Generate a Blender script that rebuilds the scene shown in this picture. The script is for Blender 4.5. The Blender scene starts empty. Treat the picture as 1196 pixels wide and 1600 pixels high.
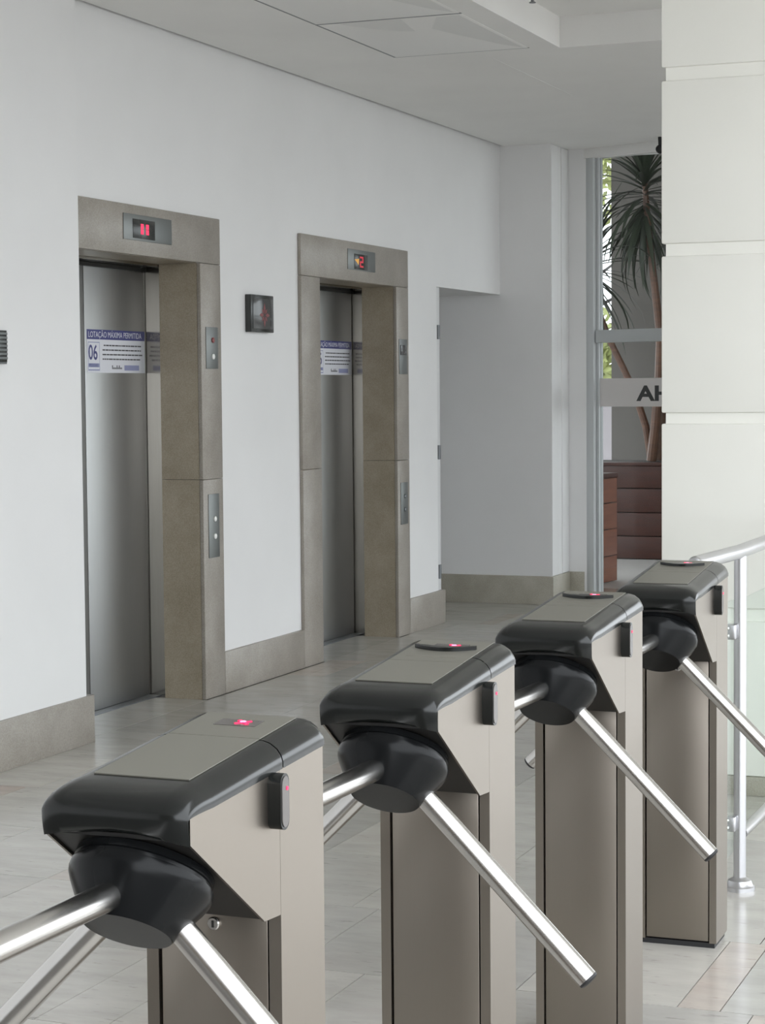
import bpy, bmesh, math, random
from mathutils import Vector, Matrix

S = bpy.context.scene
COL = S.collection
random.seed(7)
PI = math.pi

# ------------------------------------------------------------------ camera
F_PX, YAW, PITCH, ROLL, EYE = 3174.48, 0.376582, 0.0603673, -0.00852016, 1.5
fw = Vector((-math.sin(YAW) * math.cos(PITCH), math.cos(YAW) * math.cos(PITCH), -math.sin(PITCH)))
rt = Vector((math.cos(YAW), math.sin(YAW), 0))
up = rt.cross(fw)
c_, s_ = math.cos(ROLL), math.sin(ROLL)
r2, u2 = c_ * rt + s_ * up, -s_ * rt + c_ * up
cd = bpy.data.cameras.new('camera')
cam = bpy.data.objects.new('camera', cd)
COL.objects.link(cam)
M3 = Matrix((r2, u2, -fw)).transposed()
cam.matrix_world = Matrix.Translation((0, 0, EYE)) @ M3.to_4x4()
cd.sensor_fit = 'VERTICAL'
cd.sensor_height = 36.0
cd.lens = F_PX / 1600.0 * 36.0
cd.clip_start = 0.05
cd.clip_end = 300
S.camera = cam

# ------------------------------------------------------------------ sky, light, exposure
W = bpy.data.worlds.new('overcast_sky')
S.world = W
W.use_nodes = True
wn = W.node_tree.nodes
bg = wn['Background']
bg.inputs['Color'].default_value = (0.91, 0.955, 1.0, 1)
bg.inputs['Strength'].default_value = 3.9

def area_light(name, loc, size_x, size_y, direction, power, color):
    l = bpy.data.lights.new(name, 'AREA')
    l.shape = 'RECTANGLE'
    l.size, l.size_y, l.energy, l.color = size_x, size_y, power, color
    o = bpy.data.objects.new(name, l)
    COL.objects.link(o)
    o.location = loc
    o.rotation_euler = Vector(direction).to_track_quat('-Z', 'Y').to_euler()
    return o

S.view_settings.view_transform = 'Standard'
S.view_settings.look = 'None'
S.view_settings.gamma = 1.0
S.view_settings.use_curve_mapping = False
S.view_settings.exposure = 0.16

# ------------------------------------------------------------------ materials
def srgb(r, g, b):
    f = lambda c: (c / 255 / 12.92) if c / 255 <= 0.04045 else ((c / 255 + 0.055) / 1.055) ** 2.4
    return (f(r), f(g), f(b), 1)

def mat(name, color, rough=0.5, metal=0.0, emit=None, strength=0.0, spec=None):
    m = bpy.data.materials.new(name)
    m.use_nodes = True
    b = m.node_tree.nodes['Principled BSDF']
    b.inputs['Base Color'].default_value = color
    b.inputs['Roughness'].default_value = rough
    b.inputs['Metallic'].default_value = metal
    if spec is not None:
        b.inputs['Specular IOR Level'].default_value = spec
    if emit:
        b.inputs['Emission Color'].default_value = emit
        b.inputs['Emission Strength'].default_value = strength
    return m

def nodes(m):
    nt = m.node_tree
    return nt, nt.nodes, nt.links, nt.nodes['Principled BSDF']

def world_pos(nt, scale):
    g = nt.nodes.new('ShaderNodeNewGeometry')
    mp = nt.nodes.new('ShaderNodeMapping')
    mp.inputs['Scale'].default_value = scale
    nt.links.new(g.outputs['Position'], mp.inputs['Vector'])
    return mp.outputs['Vector']

def noise(nt, vec, scale, detail=4, rough=0.6):
    n = nt.nodes.new('ShaderNodeTexNoise')
    n.inputs['Scale'].default_value = scale
    n.inputs['Detail'].default_value = detail
    n.inputs['Roughness'].default_value = rough
    nt.links.new(vec, n.inputs['Vector'])
    return n.outputs['Fac']

def ramp(nt, fac, stops):
    r = nt.nodes.new('ShaderNodeValToRGB')
    e = r.color_ramp.elements
    while len(e) < len(stops):
        e.new(0.5)
    for k, (p, c) in enumerate(stops):
        e[k].position = p
        e[k].color = c
    nt.links.new(fac, r.inputs['Fac'])
    return r.outputs['Color']

def mixc(nt, fac, a, b, mode='MIX'):
    x = nt.nodes.new('ShaderNodeMix')
    x.data_type = 'RGBA'
    x.blend_type = mode
    for sock, v in ((x.inputs[0], fac), (x.inputs[6], a), (x.inputs[7], b)):
        if isinstance(v, (float, int)):
            sock.default_value = v
        elif isinstance(v, tuple):
            sock.default_value = v
        else:
            nt.links.new(v, sock)
    return x.outputs[2]

def bump(nt, fac, strength, dist=0.002):
    b = nt.nodes.new('ShaderNodeBump')
    b.inputs['Strength'].default_value = strength
    b.inputs['Distance'].default_value = dist
    nt.links.new(fac, b.inputs['Height'])
    nt.links.new(b.outputs['Normal'], nt.nodes['Principled BSDF'].inputs['Normal'])

def paint(name, color, rough=0.6):
    m = mat(name, color, rough)
    nt, _, lk, b = nodes(m)
    n = noise(nt, world_pos(nt, (1, 1, 1)), 1.3, 3)
    d = tuple(c * 0.95 for c in color[:3]) + (1,)
    lk.new(ramp(nt, n, [(0.3, d), (0.7, color)]), b.inputs['Base Color'])
    bump(nt, noise(nt, world_pos(nt, (1, 1, 1)), 160, 2), 0.08, 0.001)
    return m

def granite(name, base, dark, light, rough=0.35):
    m = mat(name, base, rough)
    nt, _, lk, b = nodes(m)
    v = world_pos(nt, (1, 1, 1))
    a = noise(nt, v, 190, 3, 0.7)
    c = noise(nt, v, 5, 4)
    col = ramp(nt, a, [(0.32, dark), (0.5, base), (0.68, light)])
    col = mixc(nt, 0.35, col, ramp(nt, c, [(0.35, dark), (0.65, light)]))
    lk.new(col, b.inputs['Base Color'])
    return m

def brushed(name, color, rough, axis=(1, 1, 120), low=0.92):
    m = mat(name, color, rough, 1.0)
    nt, _, lk, b = nodes(m)
    tc = nt.nodes.new('ShaderNodeTexCoord')
    mp = nt.nodes.new('ShaderNodeMapping')
    mp.inputs['Scale'].default_value = axis
    lk.new(tc.outputs['Object'], mp.inputs['Vector'])
    n = noise(nt, mp.outputs['Vector'], 6, 3)
    d = tuple(c * low for c in color[:3]) + (1,)
    lk.new(ramp(nt, n, [(0.3, d), (0.7, color)]), b.inputs['Base Color'])
    mr = nt.nodes.new('ShaderNodeMapRange')
    mr.inputs['To Min'].default_value = rough * 0.95
    mr.inputs['To Max'].default_value = rough * 1.05
    lk.new(n, mr.inputs['Value'])
    lk.new(mr.outputs['Result'], b.inputs['Roughness'])
    return m

M = {}
M['wall'] = paint('white_wall_paint', (0.785, 0.78, 0.775, 1), 0.55)
M['ceiling'] = paint('ceiling_paint', (0.90, 0.89, 0.87, 1), 0.7)
M['ceiling_panel'] = mat('ceiling_panel_enamel', (0.88, 0.87, 0.85, 1), 0.4)
M['faint_grey'] = mat('ceiling_panel_grey', (0.78, 0.775, 0.755, 1), 0.4)
M['column'] = paint('cream_column_paint', (0.90, 0.892, 0.835, 1), 0.55)
M['granite'] = granite('beige_granite', (0.31, 0.28, 0.242, 1), (0.225, 0.20, 0.167, 1), (0.40, 0.37, 0.33, 1))
M['jamb'] = granite('granite_warm_light', (0.33, 0.28, 0.21, 1), (0.235, 0.195, 0.135, 1), (0.42, 0.365, 0.285, 1))  # surround granite again, browner: warm dim light on the jambs is in its colour
M['granite_base'] = granite('grey_beige_granite', (0.38, 0.355, 0.295, 1), (0.28, 0.26, 0.205, 1), (0.47, 0.45, 0.39, 1))
M['grout'] = mat('grout', (0.16, 0.15, 0.14, 1), 0.8)
M['dark'] = mat('dark_gap', (0.015, 0.014, 0.012, 1), 0.8)
M['door_steel'] = brushed('elevator_brushed_steel', (0.46, 0.465, 0.46, 1), 0.42, (120, 120, 1))
M['return_steel'] = brushed('elevator_polished_steel', (0.36, 0.335, 0.30, 1), 0.14, (60, 60, 1))
M['plate_steel'] = brushed('plate_steel', (0.25, 0.26, 0.255, 1), 0.45)
M['body_steel'] = brushed('turnstile_brushed_steel', (0.295, 0.263, 0.228, 1), 0.37, (220, 220, 3), 0.975)
M['chrome'] = mat('polished_steel_tube', (0.62, 0.605, 0.585, 1), 0.23, 1.0)
M['rail'] = mat('satin_rail_steel', (0.56, 0.56, 0.575, 1), 0.33, 1.0)
M['shell'] = mat('glossy_black_plastic', (0.009, 0.010, 0.0095, 1), 0.20, spec=0.42)
M['hub'] = mat('satin_black_plastic', (0.006, 0.0065, 0.007, 1), 0.22, spec=0.17)
M['underside'] = mat('matt_black_metal', (0.012, 0.011, 0.010, 1), 0.5)
M['top_plate'] = mat('grey_brown_plate', (0.18, 0.173, 0.146, 1), 0.42, 0.2)
M['engrave'] = mat('plate_engraving', (0.17, 0.16, 0.135, 1), 0.5)
M['dark_glass'] = mat('dark_window', (0.10, 0.09, 0.085, 1), 0.25)
M['black_rubber'] = mat('black_rubber', (0.012, 0.012, 0.013, 1), 0.55)
M['led'] = mat('red_led', (0.5, 0.0, 0.03, 1), 0.4, 0, (1.0, 0.02, 0.11, 1), 1.5)
M['led_core'] = mat('pink_led_core', (0.8, 0.2, 0.4, 1), 0.4, 0, (1.0, 0.30, 0.50, 1), 1.5)
M['led_red'] = mat('red_display_digit', (0.5, 0.0, 0.03, 1), 0.4, 0, (1.0, 0.015, 0.10, 1), 0.95)
M['led_dim'] = mat('dim_red_display_digit', (0.3, 0.0, 0.02, 1), 0.4, 0, (1.0, 0.06, 0.09, 1), 0.35)
M['led_amber'] = mat('amber_display_arrow', (0.3, 0.15, 0.0, 1), 0.4, 0, (1.0, 0.50, 0.12, 1), 0.45)
M['screen'] = mat('black_display', (0.03, 0.032, 0.03, 1), 0.2)
M['grey_glass'] = mat('smoked_cover', (0.085, 0.085, 0.085, 1), 0.12)
M['dull_red'] = mat('dull_red_print', (0.20, 0.03, 0.03, 1), 0.4)
M['paper'] = mat('notice_white', (0.72, 0.73, 0.78, 1), 0.5)
M['blue'] = mat('notice_blue', (0.055, 0.06, 0.20, 1), 0.5)
M['ink'] = mat('notice_ink', (0.05, 0.05, 0.06, 1), 0.5)
M['pale_blue'] = mat('notice_pale_blue', (0.30, 0.32, 0.50, 1), 0.5)
M['white_button'] = mat('white_button', (0.85, 0.85, 0.82, 1), 0.3)
M['red_button'] = mat('red_button', (0.25, 0.06, 0.06, 1), 0.3)
M['frame'] = mat('grey_aluminium', (0.55, 0.57, 0.575, 1), 0.45, 0.0)
M['white_frame'] = mat('white_door_enamel', (0.66, 0.66, 0.66, 1), 0.45)
M['hinge'] = mat('grey_hinge', (0.20, 0.21, 0.22, 1), 0.4, 0.6)
M['letter'] = mat('dark_grey_letter', (0.05, 0.05, 0.05, 1), 0.5)
M['concrete'] = paint('exterior_render', (0.20, 0.185, 0.17, 1), 0.8)
M['white_render'] = paint('white_exterior_render', (0.62, 0.58, 0.61, 1), 0.8)
M['brown_wall'] = paint('brown_lobby_wall', (0.20, 0.165, 0.125, 1), 0.7)
M['soil'] = mat('dark_soil', (0.035, 0.028, 0.022, 1), 0.9)

def fn_glass(name, tint, rough, ior=1.45):
    m = bpy.data.materials.new(name)
    m.use_nodes = True
    nt = m.node_tree
    nt.nodes.clear()
    out = nt.nodes.new('ShaderNodeOutputMaterial')
    tr = nt.nodes.new('ShaderNodeBsdfTransparent')
    tr.inputs['Color'].default_value = tint
    gl = nt.nodes.new('ShaderNodeBsdfGlossy')
    gl.inputs['Roughness'].default_value = rough
    fr = nt.nodes.new('ShaderNodeFresnel')
    fr.inputs['IOR'].default_value = ior
    mx = nt.nodes.new('ShaderNodeMixShader')
    ge = nt.nodes.new('ShaderNodeNewGeometry')
    fr_ = nt.nodes.new('ShaderNodeMath')      # reflection on the outer faces only, no total reflection inside the thin pane
    fr_.operation = 'MULTIPLY_ADD'
    ng = nt.nodes.new('ShaderNodeMath')
    ng.operation = 'SUBTRACT'
    ng.inputs[0].default_value = 1.0
    nt.links.new(ge.outputs['Backfacing'], ng.inputs[1])
    nt.links.new(fr.outputs['Fac'], fr_.inputs[0])
    nt.links.new(ng.outputs[0], fr_.inputs[1])
    fr_.inputs[2].default_value = 0.0
    nt.links.new(fr_.outputs[0], mx.inputs[0])
    nt.links.new(tr.outputs[0], mx.inputs[1])
    nt.links.new(gl.outputs[0], mx.inputs[2])
    nt.links.new(mx.outputs[0], out.inputs['Surface'])
    return m
M['glass'] = fn_glass('clear_glass', (0.80, 0.815, 0.81, 1), 0.02)
M['rail_glass'] = fn_glass('greenish_glass', (0.95, 0.98, 0.965, 1), 0.02, 1.12)

def frosted():
    m = bpy.data.materials.new('frosted_film')
    m.use_nodes = True
    nt = m.node_tree
    nt.nodes.clear()
    out = nt.nodes.new('ShaderNodeOutputMaterial')
    d = nt.nodes.new('ShaderNodeBsdfDiffuse')
    d.inputs['Color'].default_value = (0.88, 0.85, 0.83, 1)
    t = nt.nodes.new('ShaderNodeBsdfTranslucent')
    t.inputs['Color'].default_value = (0.58, 0.55, 0.54, 1)
    mx = nt.nodes.new('ShaderNodeMixShader')
    mx.inputs[0].default_value = 0.3
    nt.links.new(d.outputs[0], mx.inputs[1])
    nt.links.new(t.outputs[0], mx.inputs[2])
    nt.links.new(mx.outputs[0], out.inputs['Surface'])
    return m
M['frost'] = frosted()

def floor_stone(name, base, dark, warm):
    m = mat(name, base, 0.2, spec=0.4)
    nt, nd, lk, b = nodes(m)
    oi = nd.new('ShaderNodeObjectInfo')
    n1 = noise(nt, world_pos(nt, (1.7, 5.0, 1)), 2.2, 5, 0.6)
    n2 = noise(nt, world_pos(nt, (7.0, 26.0, 1)), 1.6, 4, 0.6)
    n3 = noise(nt, world_pos(nt, (1, 1, 1)), 3.0, 4)
    light = tuple(min(1, c * 1.08) for c in base[:3]) + (1,)
    c1 = ramp(nt, n1, [(0.34, tuple(c * 0.91 for c in base[:3]) + (1,)), (0.5, base), (0.68, light)])
    vein = ramp(nt, n2, [(0.62, (0, 0, 0, 1)), (0.74, (0.75, 0.75, 0.75, 1))])
    c2 = mixc(nt, vein, c1, dark)
    wm = ramp(nt, n3, [(0.52, (0, 0, 0, 1)), (0.75, (0.55, 0.55, 0.55, 1))])
    c3 = mixc(nt, wm, c2, warm)
    tint = ramp(nt, oi.outputs['Random'], [(0.0, (0.86, 0.86, 0.86, 1)), (1.0, (1.04, 1.03, 1.01, 1))])
    lk.new(mixc(nt, 1.0, c3, tint, 'MULTIPLY'), b.inputs['Base Color'])
    mr = nd.new('ShaderNodeMapRange')
    mr.inputs['To Min'].default_value = 0.12
    mr.inputs['To Max'].default_value = 0.26
    lk.new(n3, mr.inputs['Value'])
    lk.new(mr.outputs['Result'], b.inputs['Roughness'])
    return m
M['tile'] = floor_stone('grey_marble', (0.50, 0.485, 0.455, 1), (0.26, 0.25, 0.235, 1), (0.50, 0.46, 0.43, 1))
M['tile_pink'] = floor_stone('pink_marble', (0.52, 0.47, 0.43, 1), (0.28, 0.23, 0.215, 1), (0.52, 0.41, 0.36, 1))
M['pale_paving'] = mat('pale_outdoor_tile', (0.50, 0.48, 0.46, 1), 0.6)
M['paving'] = mat('outdoor_paving', (0.22, 0.21, 0.195, 1), 0.7)

def wood(name, base, dark):
    m = mat(name, base, 0.45)
    nt, _, lk, b = nodes(m)
    n = noise(nt, world_pos(nt, (3, 3, 40)), 1.5, 4)
    lk.new(ramp(nt, n, [(0.35, dark), (0.65, base)]), b.inputs['Base Color'])
    return m
M['wood'] = wood('shaded_red_wood', (0.065, 0.018, 0.010, 1), (0.04, 0.011, 0.006, 1))  # planter wood, with the shade on the back planter put into its colour
M['wood_lit'] = wood('lit_red_wood', (0.24, 0.09, 0.05, 1), (0.16, 0.055, 0.03, 1))  # same planter wood, lightened for daylight falling on the nearer planter
M['bark'] = wood('palm_bark', (0.17, 0.085, 0.05, 1), (0.10, 0.048, 0.03, 1))
M['tree_bark'] = wood('dark_tree_bark', (0.05, 0.045, 0.045, 1), (0.03, 0.027, 0.027, 1))
M['leaf'] = mat('dark_palm_leaf', (0.030, 0.042, 0.025, 1), 0.4)
M['leaf2'] = mat('palm_leaf_light', (0.042, 0.056, 0.034, 1), 0.4)
M['foliage'] = mat('yellow_green_foliage', (0.30, 0.33, 0.12, 1), 0.6)

# ------------------------------------------------------------------ helpers
def link(o, parent=None):
    COL.objects.link(o)
    if parent is not None:
        o.parent = parent
    return o

def empty(name, loc=(0, 0, 0), rz=0.0):
    o = bpy.data.objects.new(name, None)
    o.empty_display_size = 0.1
    o.location = loc
    o.rotation_euler = (0, 0, rz)
    return link(o)

def tag(o, label, cat, group=None):
    o['label'] = label
    o['category'] = cat
    if group:
        o['group'] = group
    return o

def structure(o):
    o['kind'] = 'structure'
    return o

class MB:
    def __init__(self):
        self.bm = bmesh.new()
        self.mi = 0
    def _faces(self, vs, fs):
        v = [self.bm.verts.new(p) for p in vs]
        out = []
        for f in fs:
            try:
                fc = self.bm.faces.new([v[i] for i in f])
                fc.material_index = self.mi
                out.append(fc)
            except ValueError:
                pass
        return v, out
    def box(self, a, b, bevel=0.0, seg=2, at=None):
        x0, y0, z0 = a
        x1, y1, z1 = b
        vs = [(x0, y0, z0), (x1, y0, z0), (x1, y1, z0), (x0, y1, z0), (x0, y0, z1), (x1, y0, z1), (x1, y1, z1), (x0, y1, z1)]
        fs = [(3, 2, 1, 0), (4, 5, 6, 7), (0, 1, 5, 4), (1, 2, 6, 5), (2, 3, 7, 6), (3, 0, 4, 7)]
        if at:
            vs = [tuple(at(Vector(p))) for p in vs]
        v, f = self._faces(vs, fs)
        if bevel:
            es = list({e for fc in f for e in fc.edges})
            r = bmesh.ops.bevel(self.bm, geom=es, offset=bevel, segments=seg, affect='EDGES', profile=0.5, clamp_overlap=True)
            for fc in r['faces']:
                fc.material_index = self.mi
        return self
    def prism(self, poly, fn, h0, h1):
        """poly: list of 2D points; fn(p, h) -> 3D point"""
        n = len(poly)
        vs = [fn(p, h0) for p in poly] + [fn(p, h1) for p in poly]
        fs = [tuple(range(n))[::-1], tuple(range(n, 2 * n))]
        fs += [(i, (i + 1) % n, n + (i + 1) % n, n + i) for i in range(n)]
        self._faces(vs, fs)
        return self
    def tube(self, pts, radii, seg=20, cap=True):
        pts = [Vector(p) for p in pts]
        if isinstance(radii, (float, int)):
            radii = [radii] * len(pts)
        rings = []
        for i, p in enumerate(pts):
            d = (pts[min(i + 1, len(pts) - 1)] - pts[max(i - 1, 0)]).normalized()
            a = Vector((0, 0, 1)) if abs(d.z) < 0.9 else Vector((1, 0, 0))
            u = d.cross(a).normalized()
            w = d.cross(u)
            rings.append([self.bm.verts.new(p + radii[i] * (math.cos(2 * PI * k / seg) * u + math.sin(2 * PI * k / seg) * w)) for k in range(seg)])
        for i in range(len(rings) - 1):
            for k in range(seg):
                f = self.bm.faces.new([rings[i][k], rings[i][(k + 1) % seg], rings[i + 1][(k + 1) % seg], rings[i + 1][k]])
                f.material_index = self.mi
                f.smooth = True
        if cap:
            for r in (rings[0], rings[-1]):
                f = self.bm.faces.new(r)
                f.material_index = self.mi
        return self
    def lathe(self, origin, axis, prof, seg=40, cap0=True, cap1=True):
        """prof: list of (distance along axis, radius)"""
        o, d = Vector(origin), Vector(axis).normalized()
        a = Vector((0, 0, 1)) if abs(d.z) < 0.9 else Vector((1, 0, 0))
        u = d.cross(a).normalized()
        w = d.cross(u)
        rings = []
        for s, r in prof:
            rings.append([self.bm.verts.new(o + s * d + r * (math.cos(2 * PI * k / seg) * u + math.sin(2 * PI * k / seg) * w)) for k in range(seg)])
        for i in range(len(rings) - 1):
            for k in range(seg):
                f = self.bm.faces.new([rings[i][k], rings[i][(k + 1) % seg], rings[i + 1][(k + 1) % seg], rings[i + 1][k]])
                f.material_index = self.mi
                f.smooth = True
        if cap0:
            self.bm.faces.new(rings[0]).material_index = self.mi
        if cap1:
            self.bm.faces.new(rings[-1]).material_index = self.mi
        return self
    def grid(self, fn, nu, nv, smooth=True):
        V = [[self.bm.verts.new(fn(i, j)) for j in range(nv)] for i in range(nu)]
        for i in range(nu - 1):
            for j in range(nv - 1):
                f = self.bm.faces.new([V[i][j], V[i + 1][j], V[i + 1][j + 1], V[i][j + 1]])
                f.material_index = self.mi
                f.smooth = smooth
        return V
    def mesh(self, name, mats, sharp=None):
        bmesh.ops.recalc_face_normals(self.bm, faces=self.bm.faces[:])
        me = bpy.data.meshes.new(name)
        self.bm.to_mesh(me)
        self.bm.free()
        for m in (mats if isinstance(mats, (list, tuple)) else [mats]):
            me.materials.append(m)
        if sharp is not None:
            me.set_sharp_from_angle(angle=math.radians(sharp))
        return me
    def build(self, name, mats, parent=None, sharp=35):
        return link(bpy.data.objects.new(name, self.mesh(name, mats, sharp)), parent)

def box(name, a, b, m, parent=None, bevel=0.0, seg=2):
    return MB().box(a, b, bevel, seg).build(name, m, parent)

def text_into(mb, txt, size, fn, depth=0.0006, align='LEFT', squeeze=1.0, bold=0.0):
    """adds flat lettering to mb; fn(x, y, h) -> 3D point"""
    cu = bpy.data.curves.new('lettering', 'FONT')
    cu.body = txt
    cu.size = size
    cu.align_x = align
    cu.resolution_u = 3
    cu.offset = bold
    ob = bpy.data.objects.new('lettering', cu)
    COL.objects.link(ob)
    dg = bpy.context.evaluated_depsgraph_get()
    me = bpy.data.meshes.new_from_object(ob.evaluated_get(dg))
    vs = [mb.bm.verts.new(fn(v.co.x * squeeze, v.co.y, depth)) for v in me.vertices]
    for p in me.polygons:
        try:
            f = mb.bm.faces.new([vs[i] for i in p.vertices])
            f.material_index = mb.mi
        except ValueError:
            pass
    bpy.data.objects.remove(ob)
    bpy.data.meshes.remove(me)
    bpy.data.curves.remove(cu)

# ================================================================== STRUCTURE
XW, XF = -4.43, -4.409           # wall plaster plane, granite face plane
ZC, ZH = 3.165, 3.315            # lower ceiling, raised ceiling
XB, YB = -2.882, 9.706           # edges of the raised part
XR, YN = 4.2, -6.0               # open glazed side, rear of the lobby
XA, YA = 0.0, 4.5                # right of XA and before YA the hall is open to the sky
E = [dict(o0=7.39, o1=9.015, a=7.645, b=8.797, r=0.060, mid=8.262), dict(o0=9.995, o1=11.605, a=10.25, b=11.405, r=0.112, mid=10.87)]
ZO, ZF = 2.112, 2.336            # opening height, frame height
XD = -4.744                      # door plane

# ---- left wall: plaster pieces round the two openings and the side passage
wl = MB()
for y0, y1, z0, z1 in ((7.0, 7.42, 0.0, 3.4), (7.42, 9.0, 2.3, 3.4), (9.0, 10.02, 0, 3.4), (10.02, 11.59, 2.3, 3.4), (11.59, 12.165, 0, 3.4), (12.165, 13.45, 2.146, 3.4)):
    wl.box((XW - 0.25, y0, z0), (XW, y1, z1))
wall_left = structure(wl.build('wall_left', M['wall']))
pil = MB()
pil.box((XW - 0.25, YN, 0), (-4.347, 7.537, 3.4))
pil.build('pilaster', M['wall'], wall_left)

# ---- granite baseboards on the left wall
bl = empty('baseboard_left')
structure(bl)
box('granite_slab', (XW - 0.02, 9.017, 0), (XF, 9.993, 0.206), M['granite'], bl, 0.002)
box('granite_slab', (XW - 0.02, 11.607, 0), (XF, 12.242, 0.212), M['granite'], bl, 0.002)
for y0, y1 in ((3.2, 5.4), (5.402, 7.583)):
    box('granite_slab', (XW - 0.02, y0, 0), (-4.334, y1, 0.204), M['granite'], bl, 0.002)

# ---- back wall, pier and short return beside the window
wb = MB()
wb.box((-6.2, 13.45, 0), (-4.064, 13.75, 3.4))
wb.box((-4.30, 13.75, 0), (-4.064, 13.865, 3.4))
wb.box((-4.30, 13.865, 0), (-3.93, 14.05, 3.4))
wb.box((-6.2, 12.0, 0), (-6.0, 13.45, 3.4))
wb.box((-6.0, 12.05, 2.146), (-4.68, 13.45, 2.25))
wb.box((-6.0, 11.95, 0), (-4.68, 12.165, 2.25))
wall_back = structure(wb.build('wall_back', M['wall']))
box('corner_bead', (-4.066, 13.452, 0.2), (-4.056, 13.60, 3.163), M['wall'], wall_back, 0.003)
box('corner_bead', (-4.066, 13.70, 0.2), (-4.056, 13.862, 3.163), M['wall'], wall_back, 0.003)
bb = empty('baseboard_back')
structure(bb)
box('granite_slab', (-5.2, 13.432, 0), (-4.046, 13.452, 0.197), M['granite_base'], bb, 0.002)
box('granite_slab', (-6.0, 13.432, 0), (-5.202, 13.452, 0.197), M['granite_base'], bb, 0.002)
box('granite_slab', (-4.066, 13.453, 0), (-4.046, 13.845, 0.197), M['granite_base'], bb, 0.002)
box('granite_slab', (-4.066, 13.846, 0), (-3.945, 13.866, 0.197), M['granite_base'], bb, 0.002)

# ---- side passage door frame with its hinges
d3 = empty('door_3')
structure(d3)
box('door_frame', (-4.66, 12.166, 0.0), (-4.436, 12.236, 2.144), M['white_frame'], d3, 0.003)
for z in (0.33, 1.095, 1.86):
    hg = MB()
    hg.box((-4.437, 12.185, z - 0.045), (-4.432, 12.233, z + 0.045), 0.0015)
    hg.tube([(-4.428, 12.188, z - 0.045), (-4.428, 12.188, z + 0.045)], 0.006, 10)
    hg.build('hinge', M['hinge'], d3)

# ---- ceilings
ce = MB()
ce.box((-4.405, YN, ZC), (XB, 14.4, ZC + 0.25))
ce.box((XB, YB, ZC), (XR, 14.4, ZC + 0.25))
ce.box((XB, YN, ZH), (XA, YB, ZH + 0.10))
ce.box((XA, YA, ZH), (XR, YB, ZH + 0.10))
ce.box((-6.2, YN, ZC + 0.20), (-4.405, 14.4, ZC + 0.25))
ceiling = structure(ce.build('ceiling', M['ceiling']))
box('ceiling_joint', (-3.286, 9.87, ZC - 0.0012), (-3.282, 11.3, ZC + 0.001), M['faint_grey'], ceiling)
def ceiling_panel(y0, y1):
    x0, x1 = -3.722, -3.018
    p = MB()
    p.box((x0 + 0.006, y0 + 0.006, ZC - 0.002), (x1 - 0.006, y1 - 0.006, ZC + 0.01), 0.001)
    o = p.build('access_panel', M['ceiling_panel'], ceiling)
    rim = MB()
    for a, b in (((x0 - 0.006, y0), (x0 + 0.005, y1)), ((x0, y0 - 0.004), (x1, y0 + 0.005)), ((x0, y1 - 0.005), (x1, y1 + 0.004))):
        rim.box((a[0], a[1], ZC - 0.0015), (b[0], b[1], ZC + 0.004))
    rim.build('shadow_gap', M['hinge'], o)
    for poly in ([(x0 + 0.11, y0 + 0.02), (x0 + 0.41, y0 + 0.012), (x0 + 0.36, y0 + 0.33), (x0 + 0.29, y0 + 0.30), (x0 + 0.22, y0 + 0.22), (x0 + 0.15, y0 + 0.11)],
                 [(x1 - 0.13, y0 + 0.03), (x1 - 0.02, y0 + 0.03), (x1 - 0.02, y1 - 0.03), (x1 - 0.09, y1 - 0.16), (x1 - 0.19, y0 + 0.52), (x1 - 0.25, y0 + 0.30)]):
        q = MB()  # slightly darker flat shapes on the face of the panel
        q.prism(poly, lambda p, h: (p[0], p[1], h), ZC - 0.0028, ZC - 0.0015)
        q.build('grey_shape', M['faint_grey'], o)
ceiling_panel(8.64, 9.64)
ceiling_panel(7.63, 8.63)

# ---- floor: slab and stone tiles in 0.62 m courses
fl = MB()
fl.box((-6.2, YN, -0.2), (XR, 14.3, -0.004))
floor = structure(fl.build('floor', M['grout']))
unit = MB().box((-0.5, -0.5, -1), (0.5, 0.5, 0)).mesh('floor_tile', M['tile'])
unit_p = MB().box((-0.5, -0.5, -1), (0.5, 0.5, 0)).mesh('floor_tile_pink', M['tile_pink'])
FIXED = {4.76: [-2.15, -1.535, -1.126, -1.021], 5.38: [-2.235, -1.69, -1.045], 4.14: [-2.36, -1.943, -1.30, -0.94, -0.83]}
rng = random.Random(21)
def lay(x0, x1, y0, y1, pink):
    t = bpy.data.objects.new('floor_tile', unit_p if pink else unit)
    t.location = ((x0 + x1) / 2, (y0 + y1) / 2, 0)
    t.scale = (x1 - x0 - 0.003, y1 - y0 - 0.003, 0.02)
    link(t, floor)
yy = 1.66
while yy < 14.2:
    y0, y1 = round(yy, 2), round(yy + 0.62, 2)
    # part of this course that the lens (and a step aside) can see
    xa = max(-4.40 if y1 < 12 else -6.0, -0.80 * y1 - 0.5)
    xe = 0.30 if y0 < 7 else -1.3
    xs = [x for x in FIXED.get(y0, []) if xa + 0.1 < x < xe - 0.1]
    cuts = [xa] + xs + [xe]
    res = [cuts[0]]
    for p, q in zip(cuts, cuts[1:]):
        x = p
        while q - x > 0.75:
            step = rng.choice((0.105, 0.36, 0.42, 0.52, 0.62, 0.62))
            if q - (x + step) < 0.1:
                break
            x += step
            res.append(x)
        res.append(q)
    for p, q in zip(res, res[1:]):
        lay(p, q, y0, y1, abs(q - p - 0.105) < 0.03)
    yy += 0.62

# the stretches of the same stone floor that the lens does not take in
for a_, b_ in (((0.302, 1.66), (XR, 7.241)), ((-1.298, 7.243), (XR, 14.2))):
    box('floor_slab', (a_[0], a_[1], -0.02), (b_[0], b_[1], 0.0), M['tile'], floor)

# ---- rear of the lobby (behind the viewer)
wf = MB()
wf.box((XW - 0.25, YN - 0.25, 0), (XA, YN, 3.42))
structure(wf.build('wall_front', M['brown_wall']))

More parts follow.
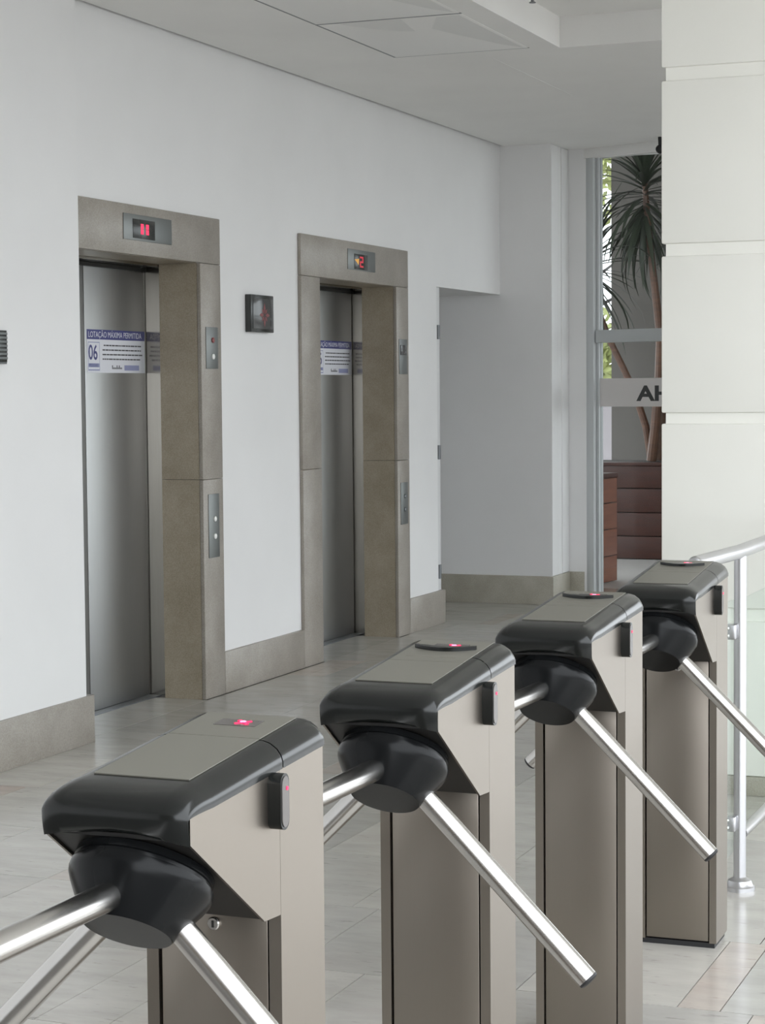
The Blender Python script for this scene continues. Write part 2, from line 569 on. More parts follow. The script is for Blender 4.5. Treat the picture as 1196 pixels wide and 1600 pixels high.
# ---- outdoors ground
gr = MB()
gr.box((-60, -60, -0.3), (60, 60, -0.012))
structure(gr.build('ground', M['paving']))

tr_ = MB()
tr_.box((-9.0, 14.31, -0.2), (4.2, 20.4, -0.002))
structure(tr_.build('floor_outside', M['pale_paving']))

# ================================================================== ELEVATORS
def elevator(n, e):
    o0, o1, a, b, rr = e['o0'], e['o1'], e['a'], e['b'], e['r']
    d = structure(empty('door_%d' % n))
    g = M['granite']
    back = XF - 0.0205
    ZJ = 1.07
    bv = 0.003
    # flush granite surround: two uprights in two slabs, lintel over
    for y0, y1 in ((o0, a), (b, o1)):
        box('granite_slab', (back, y0, 0), (XF, y1, ZJ - 0.001), g, d, bv)
        box('granite_slab', (back, y0, ZJ + 0.001), (XF, y1, ZO), g, d, bv)
    box('lintel', (back, o0, ZO + 0.0015), (XF, o1, ZF), g, d, bv)
    # granite linings of the opening
    for y0, y1 in ((a - 0.03, a + 0.001), (b - 0.001, b + rr - 0.004)):
        box('jamb_slab', (-4.632, y0, 0), (back - 0.0005, y1, ZJ - 0.001), M['jamb'], d)
        box('jamb_slab', (-4.632, y0, ZJ + 0.001), (back - 0.0005, y1, ZO), M['jamb'], d)
    box('soffit_slab', (-4.632, a, ZO), (back - 0.0005, b, ZO + 0.03), M['jamb'], d)
    # steel returns and header
    st = M['return_steel']
    box('steel_return', (XD - 0.01, a - 0.06, 0), (-4.634, a - 0.035, ZO + 0.04), st, d)
    box('steel_return', (XD - 0.01, b + rr, 0), (-4.634, b + rr + 0.025, ZO + 0.04), st, d)
    box('steel_header', (XD - 0.01, a - 0.035, ZO - 0.012), (-4.634, b + rr, ZO + 0.04), st, d)
    box('dark_gap', (XD - 0.012, a - 0.035, ZO - 0.03), (XD + 0.012, b + rr, ZO - 0.013), M['dark'], d)
    mid = e['mid']
    for y0, y1 in ((a - 0.033, mid - 0.003), (mid + 0.003, b + rr - 0.010)):
        box('door_panel', (XD - 0.03, y0, 0.0045), (XD, y1, ZO - 0.02), M['door_steel'], d, 0.002)
    box('dark_gap', (XD - 0.05, a - 0.04, 0.0), (XD - 0.031, b + rr + 0.02, ZO + 0.03), M['dark'], d)
    box('door_sill', (XD - 0.04, a - 0.033, -0.005), (XD + 0.06, b + rr - 0.002, 0.003), M['hinge'], d)
    box('threshold_slab', (XD + 0.061, a + 0.001, -0.02), (-4.402, b - 0.001, 0.0), M['tile'], d)
    return d
elevator(1, E[0])
elevator(2, E[1])

# ---- notices stuck on the sliding doors
def notice(y0, y1, label):
    z0, z1 = 1.588, 1.79
    X = XD + 0.0012
    w = y1 - y0
    root = empty('capacity_notice', (XD, y0, z0))
    tag(root, label, 'notice', 'capacity notices on the elevator doors')
    L = lambda y, z, h: (0.0012 + h, y, z)
    def strip(mb, ya, yb, za, zb, h=0.0003):
        mb._faces([L(ya, za, h), L(yb, za, h), L(yb, zb, h), L(ya, zb, h)], [(0, 1, 2, 3)])
    box('sheet', (0.0004, 0, 0), (0.0012, w, z1 - z0), M['paper'], root)
    H = z1 - z0
    m = MB()
    strip(m, 0.0, w, H - 0.046, H)
    m.build('blue_band', M['blue'], root)
    t = MB()
    text_into(t, 'LOTAÇÃO MÁXIMA PERMITIDA', 0.0385, lambda x, y, h: L(0.012 + x, H - 0.036 + y, h), 0.0006, squeeze=w * 0.95 / 0.56)
    t.build('title_lettering', M['paper'], root)
    # boxed number
    f = MB()
    bx0, bx1, bz0, bz1 = 0.010, 0.118, 0.010, H - 0.058
    for ya, yb, za, zb in ((bx0, bx1, bz1 - 0.004, bz1), (bx0, bx1, bz0, bz0 + 0.006), (bx0, bx0 + 0.003, bz0, bz1), (bx1 - 0.003, bx1, bz0, bz1)):
        strip(f, ya, yb, za, zb)
    strip(f, bx0 + 0.004, bx1 - 0.004, bz0 + 0.016, bz0 + 0.034)
    f.build('number_box', M['pale_blue'], root)
    nmb = MB()
    text_into(nmb, '06', 0.098, lambda x, y, h: L(0.0125 + x, 0.062 + y, h), 0.0006, squeeze=0.88, bold=0.0015)
    nmb.build('number_lettering', M['blue'], root)
    pn = MB()
    text_into(pn, 'PESSOAS', 0.0215, lambda x, y, h: L(0.0165 + x, 0.0275 + y, h), 0.0008, squeeze=1.0)
    pn.build('word_lettering', M['blue'], root)
    ln = MB()
    r = random.Random(3)
    for k in range(4):
        z = 0.126 - k * 0.0215
        y = 0.145 + (0.012 if k == 0 else 0)
        while y < w - 0.05:
            q = min(y + r.uniform(0.012, 0.04), w - 0.025)
            strip(ln, y, q, z, z + 0.0062)
            y = q + 0.0035
    ln.build('text_lines', M['ink'], root)
    lg = MB()
    for k in range(9):
        y = 0.235 + k * 0.011
        strip(lg, y, y + 0.008, 0.018, 0.026 + (0.010 if k in (0, 4, 6) else 0.0))
    lg.build('signature_mark', M['ink'], root)
    lb = MB()
    strip(lb, 0.355, w - 0.06, 0.012, 0.037)
    lb.build('blue_mark', M['pale_blue'], root)
notice(8.283, 8.845, 'white and blue capacity notice on the doors of the nearer elevator, whole 06 showing')
notice(10.942, 11.503, 'white and blue capacity notice on the farther elevator, its number half hidden by the frame')

# ---- floor indicators over the elevators
def seg_box(mb, y0, y1, z0, z1, h=0.0045):
    mb.box((0, y0, z0), (h, y1, z1))
def indicator(yc0, yc1, s0, s1, z0, z1, label):
    root = empty('floor_indicator', (XF, yc0, 2.178))
    tag(root, label, 'floor indicator', 'floor indicators over the elevators')
    box('steel_plate', (0, 0, 0), (0.004, yc1 - yc0, 0.116), M['plate_steel'], root, 0.001)
    box('display', (0.0035, s0 - yc0, z0 - 2.178), (0.006, s1 - yc0, z1 - 2.178), M['screen'], root, 0.0005)
    return root
r1 = indicator(8.037, 8.50, 8.122, 8.330, 2.188, 2.274, 'steel floor indicator over the nearer elevator showing a bright red 11')
for y0 in (0.156, 0.206):
    for z0, z1 in ((0.030, 0.052), (0.054, 0.077)):
        box('red_segment', (0.0055, y0, z0), (0.0075, y0 + 0.026, z1), M['led_red'], r1, 0.001, 1)
r2_ = indicator(10.644, 11.06, 10.735, 10.935, 2.184, 2.270, 'steel floor indicator over the farther elevator with dim red figure and amber arrow')
d2 = MB()
yb_, zb_ = 0.172, 0.018
for a, b in (((0, 0.052), (0.05, 0.062)), ((0.036, 0.036), (0.05, 0.056)), ((0, 0.026), (0.05, 0.036)), ((0, 0.006), (0.014, 0.028)), ((0, 0), (0.05, 0.010))):
    d2.box((0.0055, yb_ + a[0], zb_ + a[1]), (0.0072, yb_ + b[0], zb_ + b[1]))
d2.build('red_digit', M['led_dim'], r2_)
d2 = MB()
d2.prism([(0.158, 0.066), (0.150, 0.032), (0.094, 0.060)], lambda p, h: (h, p[0], p[1]), 0.0055, 0.0072)
d2.build('amber_arrow', M['led_amber'], r2_)

# ---- call panels on the right-hand granite uprights
def call_panel(y0, y1, z0, z1, buttons, label, cover=None):
    root = empty('call_panel', (XF, y0, z0))
    tag(root, label, 'call panel', 'steel panels on the elevator surrounds')
    w = y1 - y0
    box('steel_plate', (0, 0, 0), (0.004, w, z1 - z0), M['plate_steel'], root, 0.001)
    for zc, m in buttons:
        b = MB()
        b.lathe((0.003, w * 0.55, zc - z0), (1, 0, 0), [(0, 0.013), (0.006, 0.013), (0.008, 0.010)], 20)
        b.build('button', M[m], root)
    if cover:
        box('black_square', (0.0035, w * 0.12, cover - z0 - 0.03), (0.009, w * 0.88, cover - z0 + 0.03), M['grey_glass'], root, 0.002)
call_panel(8.843, 8.972, 1.606, 1.808, [(1.745, 'red_button'), (1.665, 'white_button')], 'upper steel call panel with a red and a white dot beside the nearer elevator')
call_panel(8.846, 8.962, 0.686, 0.997, [(0.875, 'white_button'), (0.79, 'white_button')], 'lower steel call panel with two white buttons beside the nearer elevator')
call_panel(11.438, 11.572, 1.59, 1.80, [], 'upper steel panel with a small dark square beside the farther elevator', 1.735)
call_panel(11.448, 11.565, 0.68, 0.935, [(0.85, 'hinge'), (0.77, 'hinge')], 'lower steel call panel with dark buttons beside the farther elevator')

# ---- dark emblem box on the wall between the elevators
eb = empty('wall_display', (XW, 9.335, 1.795))
tag(eb, 'dark framed display box with dull red emblem on white wall between the elevators', 'display')
h_, w_ = 0.19, 0.275
box('housing', (0, 0, 0), (0.034, w_, h_), M['screen'], eb, 0.004)
box('cover', (0.0335, 0.02, 0.018), (0.037, w_ - 0.012, h_ - 0.018), M['grey_glass'], eb, 0.001)
em = MB()
cy_, cz_ = 0.155, 0.088
for k in range(8):
    a = k * PI / 4
    R_ = 0.062 if k % 2 == 0 else 0.045
    pts = [(cy_ + 0.008 * math.cos(a), cz_ + 0.008 * math.sin(a)), (cy_ + 0.6 * R_ * math.cos(a + 0.3), cz_ + 0.6 * R_ * math.sin(a + 0.3)),
           (cy_ + R_ * math.cos(a), cz_ + R_ * math.sin(a)), (cy_ + 0.6 * R_ * math.cos(a - 0.3), cz_ + 0.6 * R_ * math.sin(a - 0.3))]
    em.prism(pts, lambda p, h: (h, p[0], p[1]), 0.0365, 0.0378)
em.build('red_emblem', M['dull_red'], eb)

# ---- louvred plate on the near pilaster, cut by the frame edge
gp = empty('louvred_plate', (-4.347, 6.74, 1.618))
tag(gp, 'small grey louvred plate on the white pilaster left of the nearer elevator', 'grille')
box('backplate', (0, 0, 0), (0.014, 0.20, 0.126), M['screen'], gp, 0.002)
box('dark_foot', (0, 0.0, -0.006), (0.018, 0.19, 0.001), M['screen'], gp)
for k in range(7):
    box('slat', (0.0135, 0.004, 0.012 + k * 0.016), (0.019, 0.196, 0.022 + k * 0.016), M['plate_steel'], gp, 0.001)

# ---- sprinkler under the raised ceiling
sp = empty('sprinkler', (-2.835, 9.11, ZH))
tag(sp, 'tiny dark sprinkler head hanging from the raised ceiling at the top edge', 'sprinkler')
q = MB(); q.lathe((0, 0, 0), (0, 0, -1), [(0, 0.022), (0.006, 0.02), (0.008, 0.008), (0.034, 0.007)], 16); q.build('stem', M['hinge'], sp)
q = MB(); q.lathe((0, 0, -0.034), (0, 0, -1), [(0, 0.012), (0.003, 0.016), (0.005, 0.016)], 16); q.build('deflector', M['hinge'], sp)

# ================================================================== COLUMN
cx0, cx1, cyf, cyb = -1.80, -0.55, 7.36, 8.05
colm = empty('column', (cx0, cyf, 0))
tag(colm, 'wide cream white column of broad grooved courses at the right edge', 'column')
cl = MB(); cl.box((0.014, 0.014, 0), (cx1 - cx0 - 0.014, cyb - cyf - 0.014, 3.3)); cl.build('core', M['column'], colm)
for z0, z1 in ((0.07, 0.641), (0.688, 1.364), (1.404, 1.978), (2.024, 2.6155), (2.664, 3.312)):
    box('course', (0, 0, z0), (cx1 - cx0, cyb - cyf, z1), M['column'], colm, 0.006, 2)
box('plinth', (-0.012, -0.012, 0), (cx1 - cx0 + 0.012, cyb - cyf + 0.012, 0.069), M['granite_base'], colm, 0.002)

# ================================================================== WINDOW AND OUTDOORS
fa = math.radians(-22)
win = structure(empty('window_1', (-3.93, 13.90, 0), fa))
GL = 5.2
post = M['frame']
box('frame_post', (0.0, -0.03, 0), (0.075, 0.07, ZC), post, win, 0.003)
box('glazing_bead', (0.076, 0.0, 0), (0.10, 0.05, ZC), post, win, 0.003)
for sx in (1.75, 3.5, 5.1):
    box('frame_post', (sx, -0.03, 0), (sx + 0.1, 0.07, ZC), post, win, 0.003)
box('head_rail', (0.0, -0.04, 3.10), (GL, 0.08, ZC), M['ceiling'], win, 0.002)
box('transom', (0.09, -0.025, 1.812), (GL, 0.05, 1.90), post, win, 0.003)
box('sill_rail', (0.09, -0.02, 0), (GL, 0.05, 0.035), post, win, 0.003)
box('glass_pane', (0.10, 0.016, 0.035), (GL, 0.024, 1.812), M['glass'], win)
box('glass_pane', (0.10, 0.016, 1.90), (GL, 0.024, 3.10), M['glass'], win)
box('frosted_band', (0.10, 0.0135, 1.365), (GL, 0.0155, 1.562), M['frost'], win)
lt = MB()
text_into(lt, 'AH', 0.142, lambda x, y, h: (0.425 + x, 0.013 - h, 1.408 + y), 0.0005, bold=0.005, squeeze=1.45)
lt.build('lettering', M['letter'], win)

# round black fitting under the ceiling edge
bf = empty('round_fitting', (-3.29, 13.42, ZC))
tag(bf, 'small black round fitting under the ceiling edge beside the column', 'fitting')
q = MB(); q.lathe((0, 0, 0), (0, 0, -1), [(0, 0.014), (0.052, 0.012)], 14); q.build('stem', M['black_rubber'], bf)
q = MB(); q.lathe((0, 0, -0.05), (0, 0, -1), [(0.0, 0.004), (0.006, 0.018), (0.018, 0.028), (0.03, 0.031), (0.044, 0.027), (0.056, 0.016), (0.062, 0.004)], 20); q.build('ball', M['black_rubber'], bf)

# red timber planters
pl = empty('timber_planter', (-5.6, 17.25, 0))
tag(pl, 'long dark red slatted timber planter that holds the palm outside the window', 'planter', 'red timber planters')
for z0, z1 in ((0.006, 0.197), (0.205, 0.404), (0.411, 0.614), (0.622, 0.815)):
    box('slat', (0, 0, z0), (2.6, 0.025, z1), M['wood'], pl, 0.004)
    box('side_slat', (0, 0.026, z0), (0.025, 0.8, z1), M['wood'], pl, 0.004)
    box('side_slat', (2.575, 0.026, z0), (2.6, 0.8, z1), M['wood'], pl, 0.004)
box('back_board', (0.03, 0.775, 0.0), (2.57, 0.8, 0.815), M['wood'], pl)
box('rim_board', (-0.01, -0.015, 0.816), (2.61, 0.09, 0.846), M['wood'], pl, 0.004)
box('inner_box', (0.03, 0.03, 0.0), (2.57, 0.77, 0.80), M['dark'], pl)
sl = box('soil', (0.03, 0.09, 0.80), (2.57, 0.77, 0.838), M['soil'], pl, 0.01)
sl['kind'] = 'stuff'
pr_ = empty('timber_planter', (-4.092, 15.30, 0), math.radians(-9))
tag(pr_, 'nearer lighter red slatted planter end beside the grey window post', 'planter', 'red timber planters')
for z0, z1 in ((0.004, 0.197), (0.205, 0.404), (0.411, 0.607), (0.615, 0.80)):
    box('slat', (-0.025, -1.05, z0), (0, 0.0, z1), M['wood_lit'], pr_, 0.004)
    box('end_slat', (-0.5, -0.025, z0), (-0.026, 0.0, z1), M['wood_lit'], pr_, 0.004)
box('rim_board', (-0.5, -1.05, 0.803), (0.006, 0.006, 0.84), M['wood'], pr_, 0.004)
box('inner_box', (-0.5, -1.05, 0.0), (-0.03, -0.03, 0.79), M['dark'], pr_)

# exterior wall, low white wall
we = MB(); we.box((-5.135, 19.0, -0.001), (0.5, 19.3, 6.0))
we = structure(we.build('wall_outside', M['concrete']))
ww = MB(); ww.box((-6.4, 20.5, -0.012), (-5.15, 20.8, 1.36))
ww.box((-6.44, 20.46, 1.36), (-5.15, 20.84, 1.42))
structure(ww.build('wall_garden', M['white_render']))

cn = MB(); cn.box((-9.0, 14.35, 4.45), (4.2, 20.0, 4.65))
cn.box((-2.6, 16.9, -0.012), (-2.4, 19.0, 4.45))  # unseen side wall, added to cut the daylight around the palm
structure(cn.build('ceiling_and_added_wall_outside', M['concrete']))

# palm: two bare stems and their crowns of long leaves
palm = empty('palm', (-4.39, 17.62, 0.82))
tag(palm, 'tall dracaena palm with drooping dark green leaves in the red timber planter', 'palm')
BP = Vector((-4.39, 17.62, 0.82))
st1 = [(-4.40, 17.62, 0.847), (-4.36, 17.6, 1.15), (-4.325, 17.6, 1.6), (-4.315, 17.6, 1.95), (-4.355, 17.6, 2.3), (-4.40, 17.6, 2.7), (-4.44, 17.6, 3.1), (-4.455, 17.6, 3.3)]
st2 = [(-4.41, 17.66, 0.847), (-4.46, 17.66, 1.15), (-4.56, 17.66, 1.45), (-4.68, 17.66, 1.70), (-4.79, 17.66, 1.92), (-4.90, 17.66, 2.2), (-4.96, 17.66, 2.5), (-4.98, 17.66, 2.62)]
st3 = [(-4.36, 17.68, 0.847), (-4.33, 17.70, 1.2), (-4.30, 17.72, 1.5), (-4.24, 17.72, 1.9), (-4.16, 17.72, 2.3), (-4.10, 17.7, 2.7)]
for st, r0, r1 in ((st1, 0.045, 0.026), (st2, 0.034, 0.024), (st3, 0.04, 0.026)):
    q = MB()
    q.tube([Vector(p) - BP for p in st], [r0 + (r1 - r0) * i / (len(st) - 1) for i in range(len(st))], 10)
    q.build('stem', M['bark'], palm)
def leaf_mesh(length, droop, width, m):
    q = MB()
    n = 8
    pts = []
    x = z = 0.0
    ang = 0.0
    V = []
    for i in range(n + 1):
        t = i / n
        wd = 1.45 * width * (0.45 + 1.2 * t if t < 0.3 else 0.81) * (1 - t ** 2.2) + 0.0015
        V.append([(x, -wd, z + wd * 0.35), (x, 0, z), (x, wd, z + wd * 0.35)])
        ang += droop / n * (0.4 + 1.2 * t)
        x += length / n * math.cos(ang)
        z -= length / n * math.sin(ang)
    q.grid(lambda i, j: V[i][j], n + 1, 3)
    return q.mesh('leaf', m)
leaf_kinds = [leaf_mesh(L_, d_, w_, M[m_]) for L_, d_, w_, m_ in ((0.66, 0.5, 0.017, 'leaf'), (0.72, 0.9, 0.018, 'leaf'), (0.66, 0.3, 0.016, 'leaf2'), (0.78, 1.2, 0.018, 'leaf'), (0.58, 0.7, 0.016, 'leaf2'))]
rp = random.Random(12)
def crown(c, n, zspan, up_, scale=1.0):
    for k in range(n):
        t = k / n
        o = bpy.data.objects.new('leaf', leaf_kinds[rp.randrange(5)])
        az = k * 2.399 + rp.uniform(-0.3, 0.3)
        el = up_ - t * (up_ + 1.25) + rp.uniform(-0.12, 0.12)     # young leaves stand up, old ones hang
        o.location = Vector(c) - BP + Vector((0, 0, 0.10 - zspan * t))
        o.rotation_mode = 'ZYX'
        o.rotation_euler = Matrix.Rotation(az, 3, 'Z').to_quaternion().to_euler() if False else (0, 0, 0)
        o.rotation_mode = 'QUATERNION'
        o.rotation_quaternion = (Matrix.Rotation(az, 3, 'Z') @ Matrix.Rotation(-el, 3, 'Y')).to_quaternion()
        s = scale * rp.uniform(0.85, 1.15)
        o.scale = (s, s * 1.1, s)
        link(o, palm)
crown((-4.455, 17.6, 3.30), 105, 0.45, 1.35)
crown((-4.96, 17.66, 2.62), 70, 0.35, 1.2, 1.0)
crown((-4.02, 17.7, 2.85), 45, 0.25, 1.2, 0.85)

# trees far behind, seen in the slot beside the exterior wall
def tree(x, y, z, r, n, seed, label):
    root = empty('tree', (x, y, 0))
    tag(root, label, 'tree', 'trees far outside the window')
    q = MB(); q.tube([(0, 0, 0), (0.1, 0, z * 0.5), (0, 0.1, z)], [0.14, 0.11, 0.06], 10)
    for k in range(6):
        a = k * 1.05
        q.tube([(0, 0.1, z * (0.5 + 0.08 * k)), (0.9 * r * math.cos(a), 0.9 * r * math.sin(a), z * (0.6 + 0.1 * k))], [0.04, 0.012], 6)
    q.build('trunk', M['tree_bark'], root)
    r_ = random.Random(seed)
    f = MB()
    for k in range(n):
        while True:
            p = Vector((r_.uniform(-1, 1), r_.uniform(-1, 1), r_.uniform(-1, 1)))
            if p.length < 1:
                break
        p = Vector((p.x * r, p.y * r, z + p.z * r * 0.95))
        d = Vector((r_.uniform(-1, 1), r_.uniform(-1, 1), r_.uniform(-1, 1))).normalized() * 0.11
        e = d.orthogonal().normalized() * 0.06
        f._faces([p - d, p + e, p + d, p - e], [(0, 1, 2, 3)])
    o = f.build('foliage', M['foliage'], root)
    o['kind'] = 'stuff'
tree(-8.3, 27.0, 1.75, 1.25, 2600, 4, 'low yellow green tree seen in the slot beside the outdoor wall')
tree(-9.5, 33.0, 5.4, 1.3, 900, 9, 'thin high tree top seen in the slot above the low tree')

# ================================================================== HANDRAIL
hr = empty('handrail', (-1.218, 5.955, 0))
tag(hr, 'steel handrail with glass panel running from the last turnstile to the column', 'handrail')
RM = M['rail']
q = MB(); q.tube([(0, 0, 0.01), (0, 0, 1.0)], 0.0185, 20); q.build('post', RM, hr)
q = MB(); q.lathe((0, 0, 0), (0, 0, 1), [(0, 0.045), (0.012, 0.045), (0.016, 0.040), (0.030, 0.034), (0.036, 0.022), (0.04, 0.0185)], 28); q.build('floor_flange', RM, hr)
q = MB(); q.tube([(-0.035, -0.44, 1.012), (-0.002, 0.0, 1.012), (0.004, 1.388, 1.012)], 0.021, 20); q.build('top_rail', RM, hr)
q = MB(); q.lathe((-0.035, -0.44, 1.012), (-0.07, -1, 0), [(0, 0.021), (0.008, 0.018), (0.012, 0.008)], 18); q.build('end_cap', RM, hr)
q = MB(); q.tube([(0.006, 0.0, 0.170), (0.010, 1.388, 0.170)], 0.0165, 16); q.build('bottom_bar', RM, hr)
box('glass_panel', (0.003, 0.03, 0.20), (0.011, 1.36, 0.872), M['rail_glass'], hr)
box('glass_panel', (-0.020, -0.42, 0.12), (-0.012, -0.03, 0.872), M['rail_glass'], hr)
for z in (0.777, 0.205):
    cp = box('glass_clamp', (-0.034, -0.050, z - 0.022), (-0.004, -0.012, z + 0.022), RM, hr, 0.004)
    for dz in (-0.011, 0.011):
        q = MB(); q.lathe((-0.028, -0.049, z + dz), (-0.1, -1, 0), [(0, 0.007), (0.004, 0.007), (0.007, 0.004)], 12); q.build('bolt', M['chrome'], cp)

# ================================================================== TURNSTILES
WH = 0.1065                       # half width
PD = 0.1452                       # pillar depth
zside = lambda u: 0.9887 - 0.0672 * u     # upper edge of the steel sides
ztop = lambda u: 1.0278 - 0.0948 * u      # flat of the top cover
AX = Vector((0, -0.577, -0.816))          # hub axis (local: x right, y away from hub end, z up)
HC = Vector((0, -0.3456, 0.858))

def turnstile(pose, label, plain):
    root = empty('turnstile', (pose[0], pose[1], 0), pose[2])
    tag(root, label, 'turnstile', 'tripod turnstiles in a row')
    P = lambda u, v, z: (v, -u, z)
    st = M['body_steel']
    # pillar: folded sheet open to the front, closed by a panel between two returns
    q = MB()
    prof = [(0, -WH), (PD, -WH), (PD, -WH + 0.019), (PD - 0.022, -WH + 0.019), (PD - 0.022, WH - 0.019), (PD, WH - 0.019), (PD, WH), (0, WH)]
    n = len(prof)
    zb_of = lambda u: zside(u) - 0.0005
    vs = [P(u, v, 0.014) for u, v in prof] + [P(u, v, zb_of(u)) for u, v in prof]
    fs = [tuple(range(n)), tuple(range(n, 2 * n))] + [(i, (i + 1) % n, n + (i + 1) % n, n + i) for i in range(n)]
    q._faces(vs, fs)
    q.build('pillar', st, root)
    box('front_panel', P(PD - 0.003, -WH + 0.0225, 0.018), P(PD - 0.020, WH - 0.0225, 0.772), st, root, 0.0015)
    box('plinth', P(PD - 0.006, -WH + 0.006, 0), P(0.006, WH - 0.006, 0.0135), M['black_rubber'], root)
    # head: steel cheeks and dark underside
    poly = [(PD + 0.0008, zside(PD)), (0.4075, 0.9613), (0.4075, 0.9266), (0.1963, 0.7773), (PD + 0.0008, 0.7745)]
    for s in (-1, 1):
        q = MB()
        q.prism(poly, lambda p, h: P(p[0], h, p[1]), s * WH, s * (WH - 0.004))
        q.build('cheek', st, root)
    q = MB()
    pin = [(PD + 0.001, zside(PD) - 0.001), (0.400, 0.958), (0.403, 0.9285), (0.1963, 0.7800), (PD + 0.001, 0.777)]
    q.prism(pin, lambda p, h: P(p[0], h, p[1]), -WH + 0.0045, WH - 0.0045)
    q.build('underside', M['underside'], root)
    # top cover: section across, nose along
    sec = [(-1.010, 0.0), (-1.010, 0.25), (-0.985, 0.48), (-0.93, 0.70), (-0.83, 0.90), (-0.73, 0.985), (-0.66, 1.0),
           (-0.33, 1.0), (0, 1.0), (0.33, 1.0), (0.66, 1.0), (0.73, 0.985), (0.83, 0.90), (0.93, 0.70), (0.985, 0.48), (1.010, 0.25), (1.010, 0.0)]
    zl = lambda u, k: zside(u) - 0.002 + (ztop(u) - zside(u) + 0.002) * k
    us = [0.1375, 0.20, 0.26, 0.31, 0.345]
    rows = [[P(u, a * WH, zl(u, k)) for a, k in sec] for u in us]
    U0 = 0.345
    for t in (0.18, 0.36, 0.52, 0.66, 0.78, 0.88, 0.95, 1.0):
        th = t * PI / 2
        row = []
        for a, k in sec:
            un = 0.426 - 0.012 * abs(a / 1.01) ** 7
            u = U0 + (un - U0) * math.sin(th) ** 0.85
            z0_ = 0.958
            zt = zl(U0, k)
            z = z0_ + (zt - z0_) * max(0.0, math.cos(th)) ** 0.72 if zt > z0_ else zt + (z0_ - zt) * (1 - math.cos(th))
            row.append(P(u, a * WH, z))
        rows.append(row)
    for t in (0.35, 0.7, 1.0):
        row = []
        for a, k in sec:
            un = 0.426 - 0.012 * abs(a / 1.01) ** 7
            zlow = 0.925 + 0.016 * (1 - (a / 1.01) ** 2)
            row.append(P(un - 0.005 * t ** 2, a * WH, 0.958 + (zlow - 0.958) * t))
        rows.append(row)
    row = []
    for a, k in sec:
        zlow = 0.925 + 0.016 * (1 - (a / 1.01) ** 2)
        row.append(P(0.394, a * WH * 0.945, zlow + 0.002 - 0.012 * (1 - (a / 1.01) ** 2)))
    rows.append(row)
    q = MB()
    q.grid(lambda i, j: rows[i][j], len(rows), len(sec))
    cover = q.build('top_cover', M['shell'], root, 60)
    # rear cap behind the seam, with its rounded back
    q = MB()
    rows2 = []
    for u, sh in ((0.1345, 1.0), (0.06, 1.0), (0.012, 1.0), (0.001, 0.93), (-0.004, 0.75), (-0.004, 0.0)):
        rows2.append([P(u, a * WH, zl(max(u, 0), k * sh)) for a, k in sec])
    q.grid(lambda i, j: rows2[i][j], len(rows2), len(sec))
    cap = q.build('rear_cap', M['shell'], root, 60)
    # grey plates let into the cover
    seam = 0.1355 if plain else 0.183
    def plate(u0, u1, vw0=0.0712):
        z = lambda u: ztop(u) + 0.0003
        q = MB()
        vs = [P(u0, -vw0, z(u0)), P(u1, -vw0, z(u1)), P(u1, vw0, z(u1)), P(u0, vw0, z(u0))]
        vs += [(x, y, zz + 0.0014) for x, y, zz in vs]
        q._faces(vs, [(0, 1, 2, 3), (4, 5, 6, 7), (0, 1, 5, 4), (1, 2, 6, 5), (2, 3, 7, 6), (3, 0, 4, 7)])
        return q.build('top_plate', M['top_plate'], root)
    plate(0.014, seam - 0.0008)
    plate(seam + 0.0008, 0.342)
    def on_top(name, pts, h0, h1, m, parent=root):
        q = MB()
        q.prism(pts, lambda p, h: P(p[0], p[1], ztop(p[0]) + 0.0017 + h), h0, h1)
        return q.build(name, m, parent)
    win_ = on_top('light_window', [(0.046, -0.030), (0.078, -0.030), (0.078, 0.036), (0.046, 0.036)], 0.0, 0.0008, M['dark_glass'])
    cu, cv = 0.062, 0.010
    for sg in (1, -1):
        d, e = (0.008, sg * 0.010), (0.0022, -sg * 0.0018)
        on_top('red_light', [(cu - d[0] - e[0], cv - d[1] - e[1]), (cu + d[0] - e[0], cv + d[1] - e[1]), (cu + d[0] + e[0], cv + d[1] + e[1]), (cu - d[0] + e[0], cv - d[1] + e[1])], 0.0008, 0.002 + 0.0003 * sg, M['led'], win_)
    on_top('light_core', [(cu + 0.004 * math.cos(a), cv + 0.005 * math.sin(a)) for a in [k * PI / 4 for k in range(8)]], 0.002, 0.003, M['led_core'], win_)
    if not plain:
        arc = [(0.082 + 0.022 * (1 - (v / 0.06) ** 2), v) for v in [(-0.06 + 0.12 * k / 16) for k in range(17)]]
        arc += [(0.078 + 0.010 * (1 - (v / 0.06) ** 2), v) for v in [(0.06 - 0.12 * k / 16) for k in range(17)]]
        on_top('raised_visor', arc, 0.0, 0.007, M['shell'])
        on_top('engraved_strip', [(0.146, -0.052), (0.153, -0.052), (0.153, 0.045), (0.146, 0.045)], -0.001, 0.0002, M['engrave'])
    # card reader on the right cheek
    q = MB()
    zc, hh, uc, wr = 0.939, 0.039, 0.170, 0.0135
    out = []
    for k in range(13):
        a = k * PI / 12
        out.append((uc + wr * math.cos(a), zc + hh - wr + wr * math.sin(a)))
    for k in range(13):
        a = PI + k * PI / 12
        out.append((uc + wr * math.cos(a), zc - hh + wr + wr * math.sin(a)))
    q.prism(out, lambda p, h: P(p[0], h, p[1]), WH, WH + 0.020)
    rd = q.build('card_reader', M['shell'], root)
    q = MB()
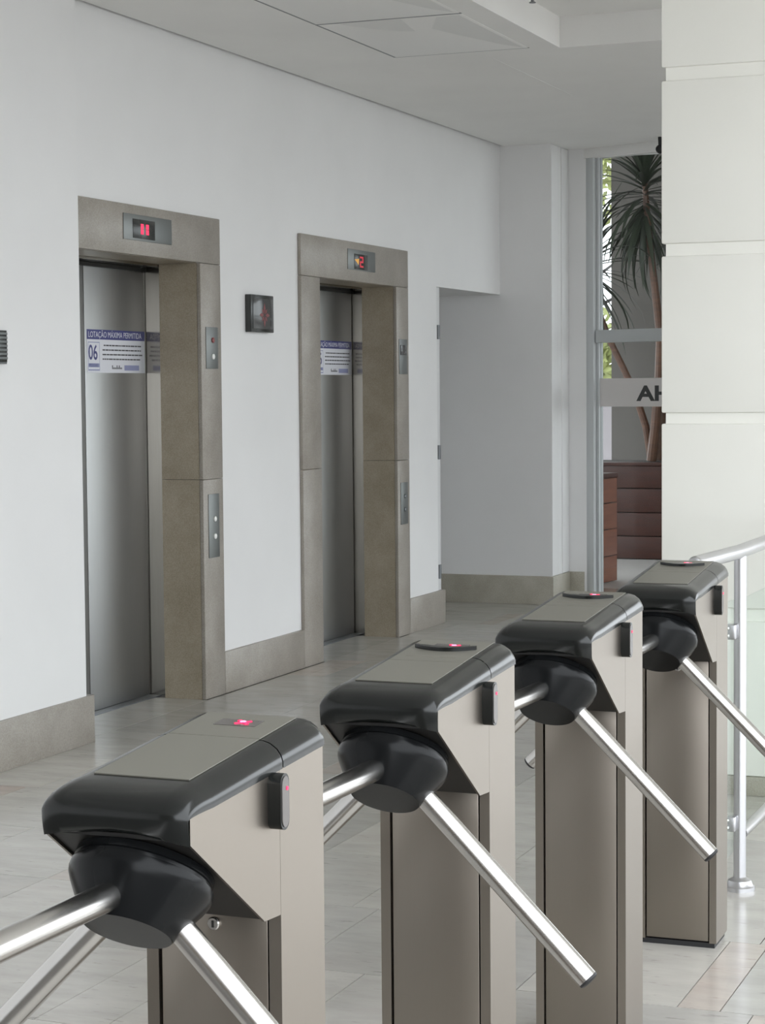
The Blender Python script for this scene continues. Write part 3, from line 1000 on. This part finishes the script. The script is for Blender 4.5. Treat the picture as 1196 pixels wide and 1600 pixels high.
    q.prism([((p[0] - uc) * 0.78 + uc, (p[1] - zc) * 0.9 + zc) for p in out], lambda p, h: P(p[0], h, p[1]), WH + 0.020, WH + 0.0212)
    q.build('face_plate', M['dark_glass'], rd)
    q = MB(); q.lathe(P(uc - 0.004, WH + 0.0210, 0.957), (1, 0, 0), [(0, 0.0028), (0.0012, 0.0028)], 12); q.build('red_led', M['led'], rd)
    # lock
    q = MB(); q.lathe(P(PD - 0.004, 0.001, 0.752), (0, -1, 0), [(0, 0.0095), (0.005, 0.0095), (0.0065, 0.008)], 20)
    lk = q.build('lock', M['chrome'], root)
    box('key_slot', P(PD + 0.0020, -0.0008, 0.747), P(PD + 0.0028, 0.0028, 0.757), M['dark'], lk)
    # hub and three arms
    q = MB()
    q.lathe(HC, AX, [(-0.022, 0.082), (-0.022, 0.0935), (-0.012, 0.0945), (-0.0105, 0.092), (-0.006, 0.092), (-0.0045, 0.0965), (0.004, 0.0975), (0.010, 0.0962), (0.020, 0.0912), (0.066, 0.0625), (0.0695, 0.0600)], 56)
    q.build('hub', M['hub'], root, 30)
    for k, dvec in enumerate((Vector((0, -1, 0)), Vector((0.709, -0.003, -0.705)), Vector((-0.709, -0.003, -0.705)))):
        q = MB()
        q.tube([HC + dvec * 0.045, HC + dvec * 0.4905], 0.0185, 28)
        arm = q.build('arm', M['chrome'], root)
        q = MB()
        q.lathe(HC + dvec * 0.4906, dvec, [(0, 0.0184), (0.004, 0.0178), (0.0065, 0.014), (0.0075, 0.006)], 24)
        q.build('end_cap', M['black_rubber'], arm)
    return root
POSES = [(-1.2601, 2.6756, -0.018), (-1.2620, 3.5842, -0.0087), (-1.2637, 4.5508, -0.015), (-1.2532, 5.4365, 0.012)]
LAB = ['nearest steel and black tripod turnstile, plain grey top without raised visor',
       'second steel and black tripod turnstile from the front, behind the nearest one',
       'third steel and black tripod turnstile from the front, before the last one',
       'farthest steel and black tripod turnstile, joined to the handrail beside the column']
for i, (p, l) in enumerate(zip(POSES, LAB)):
    turnstile(p, l, i == 0)
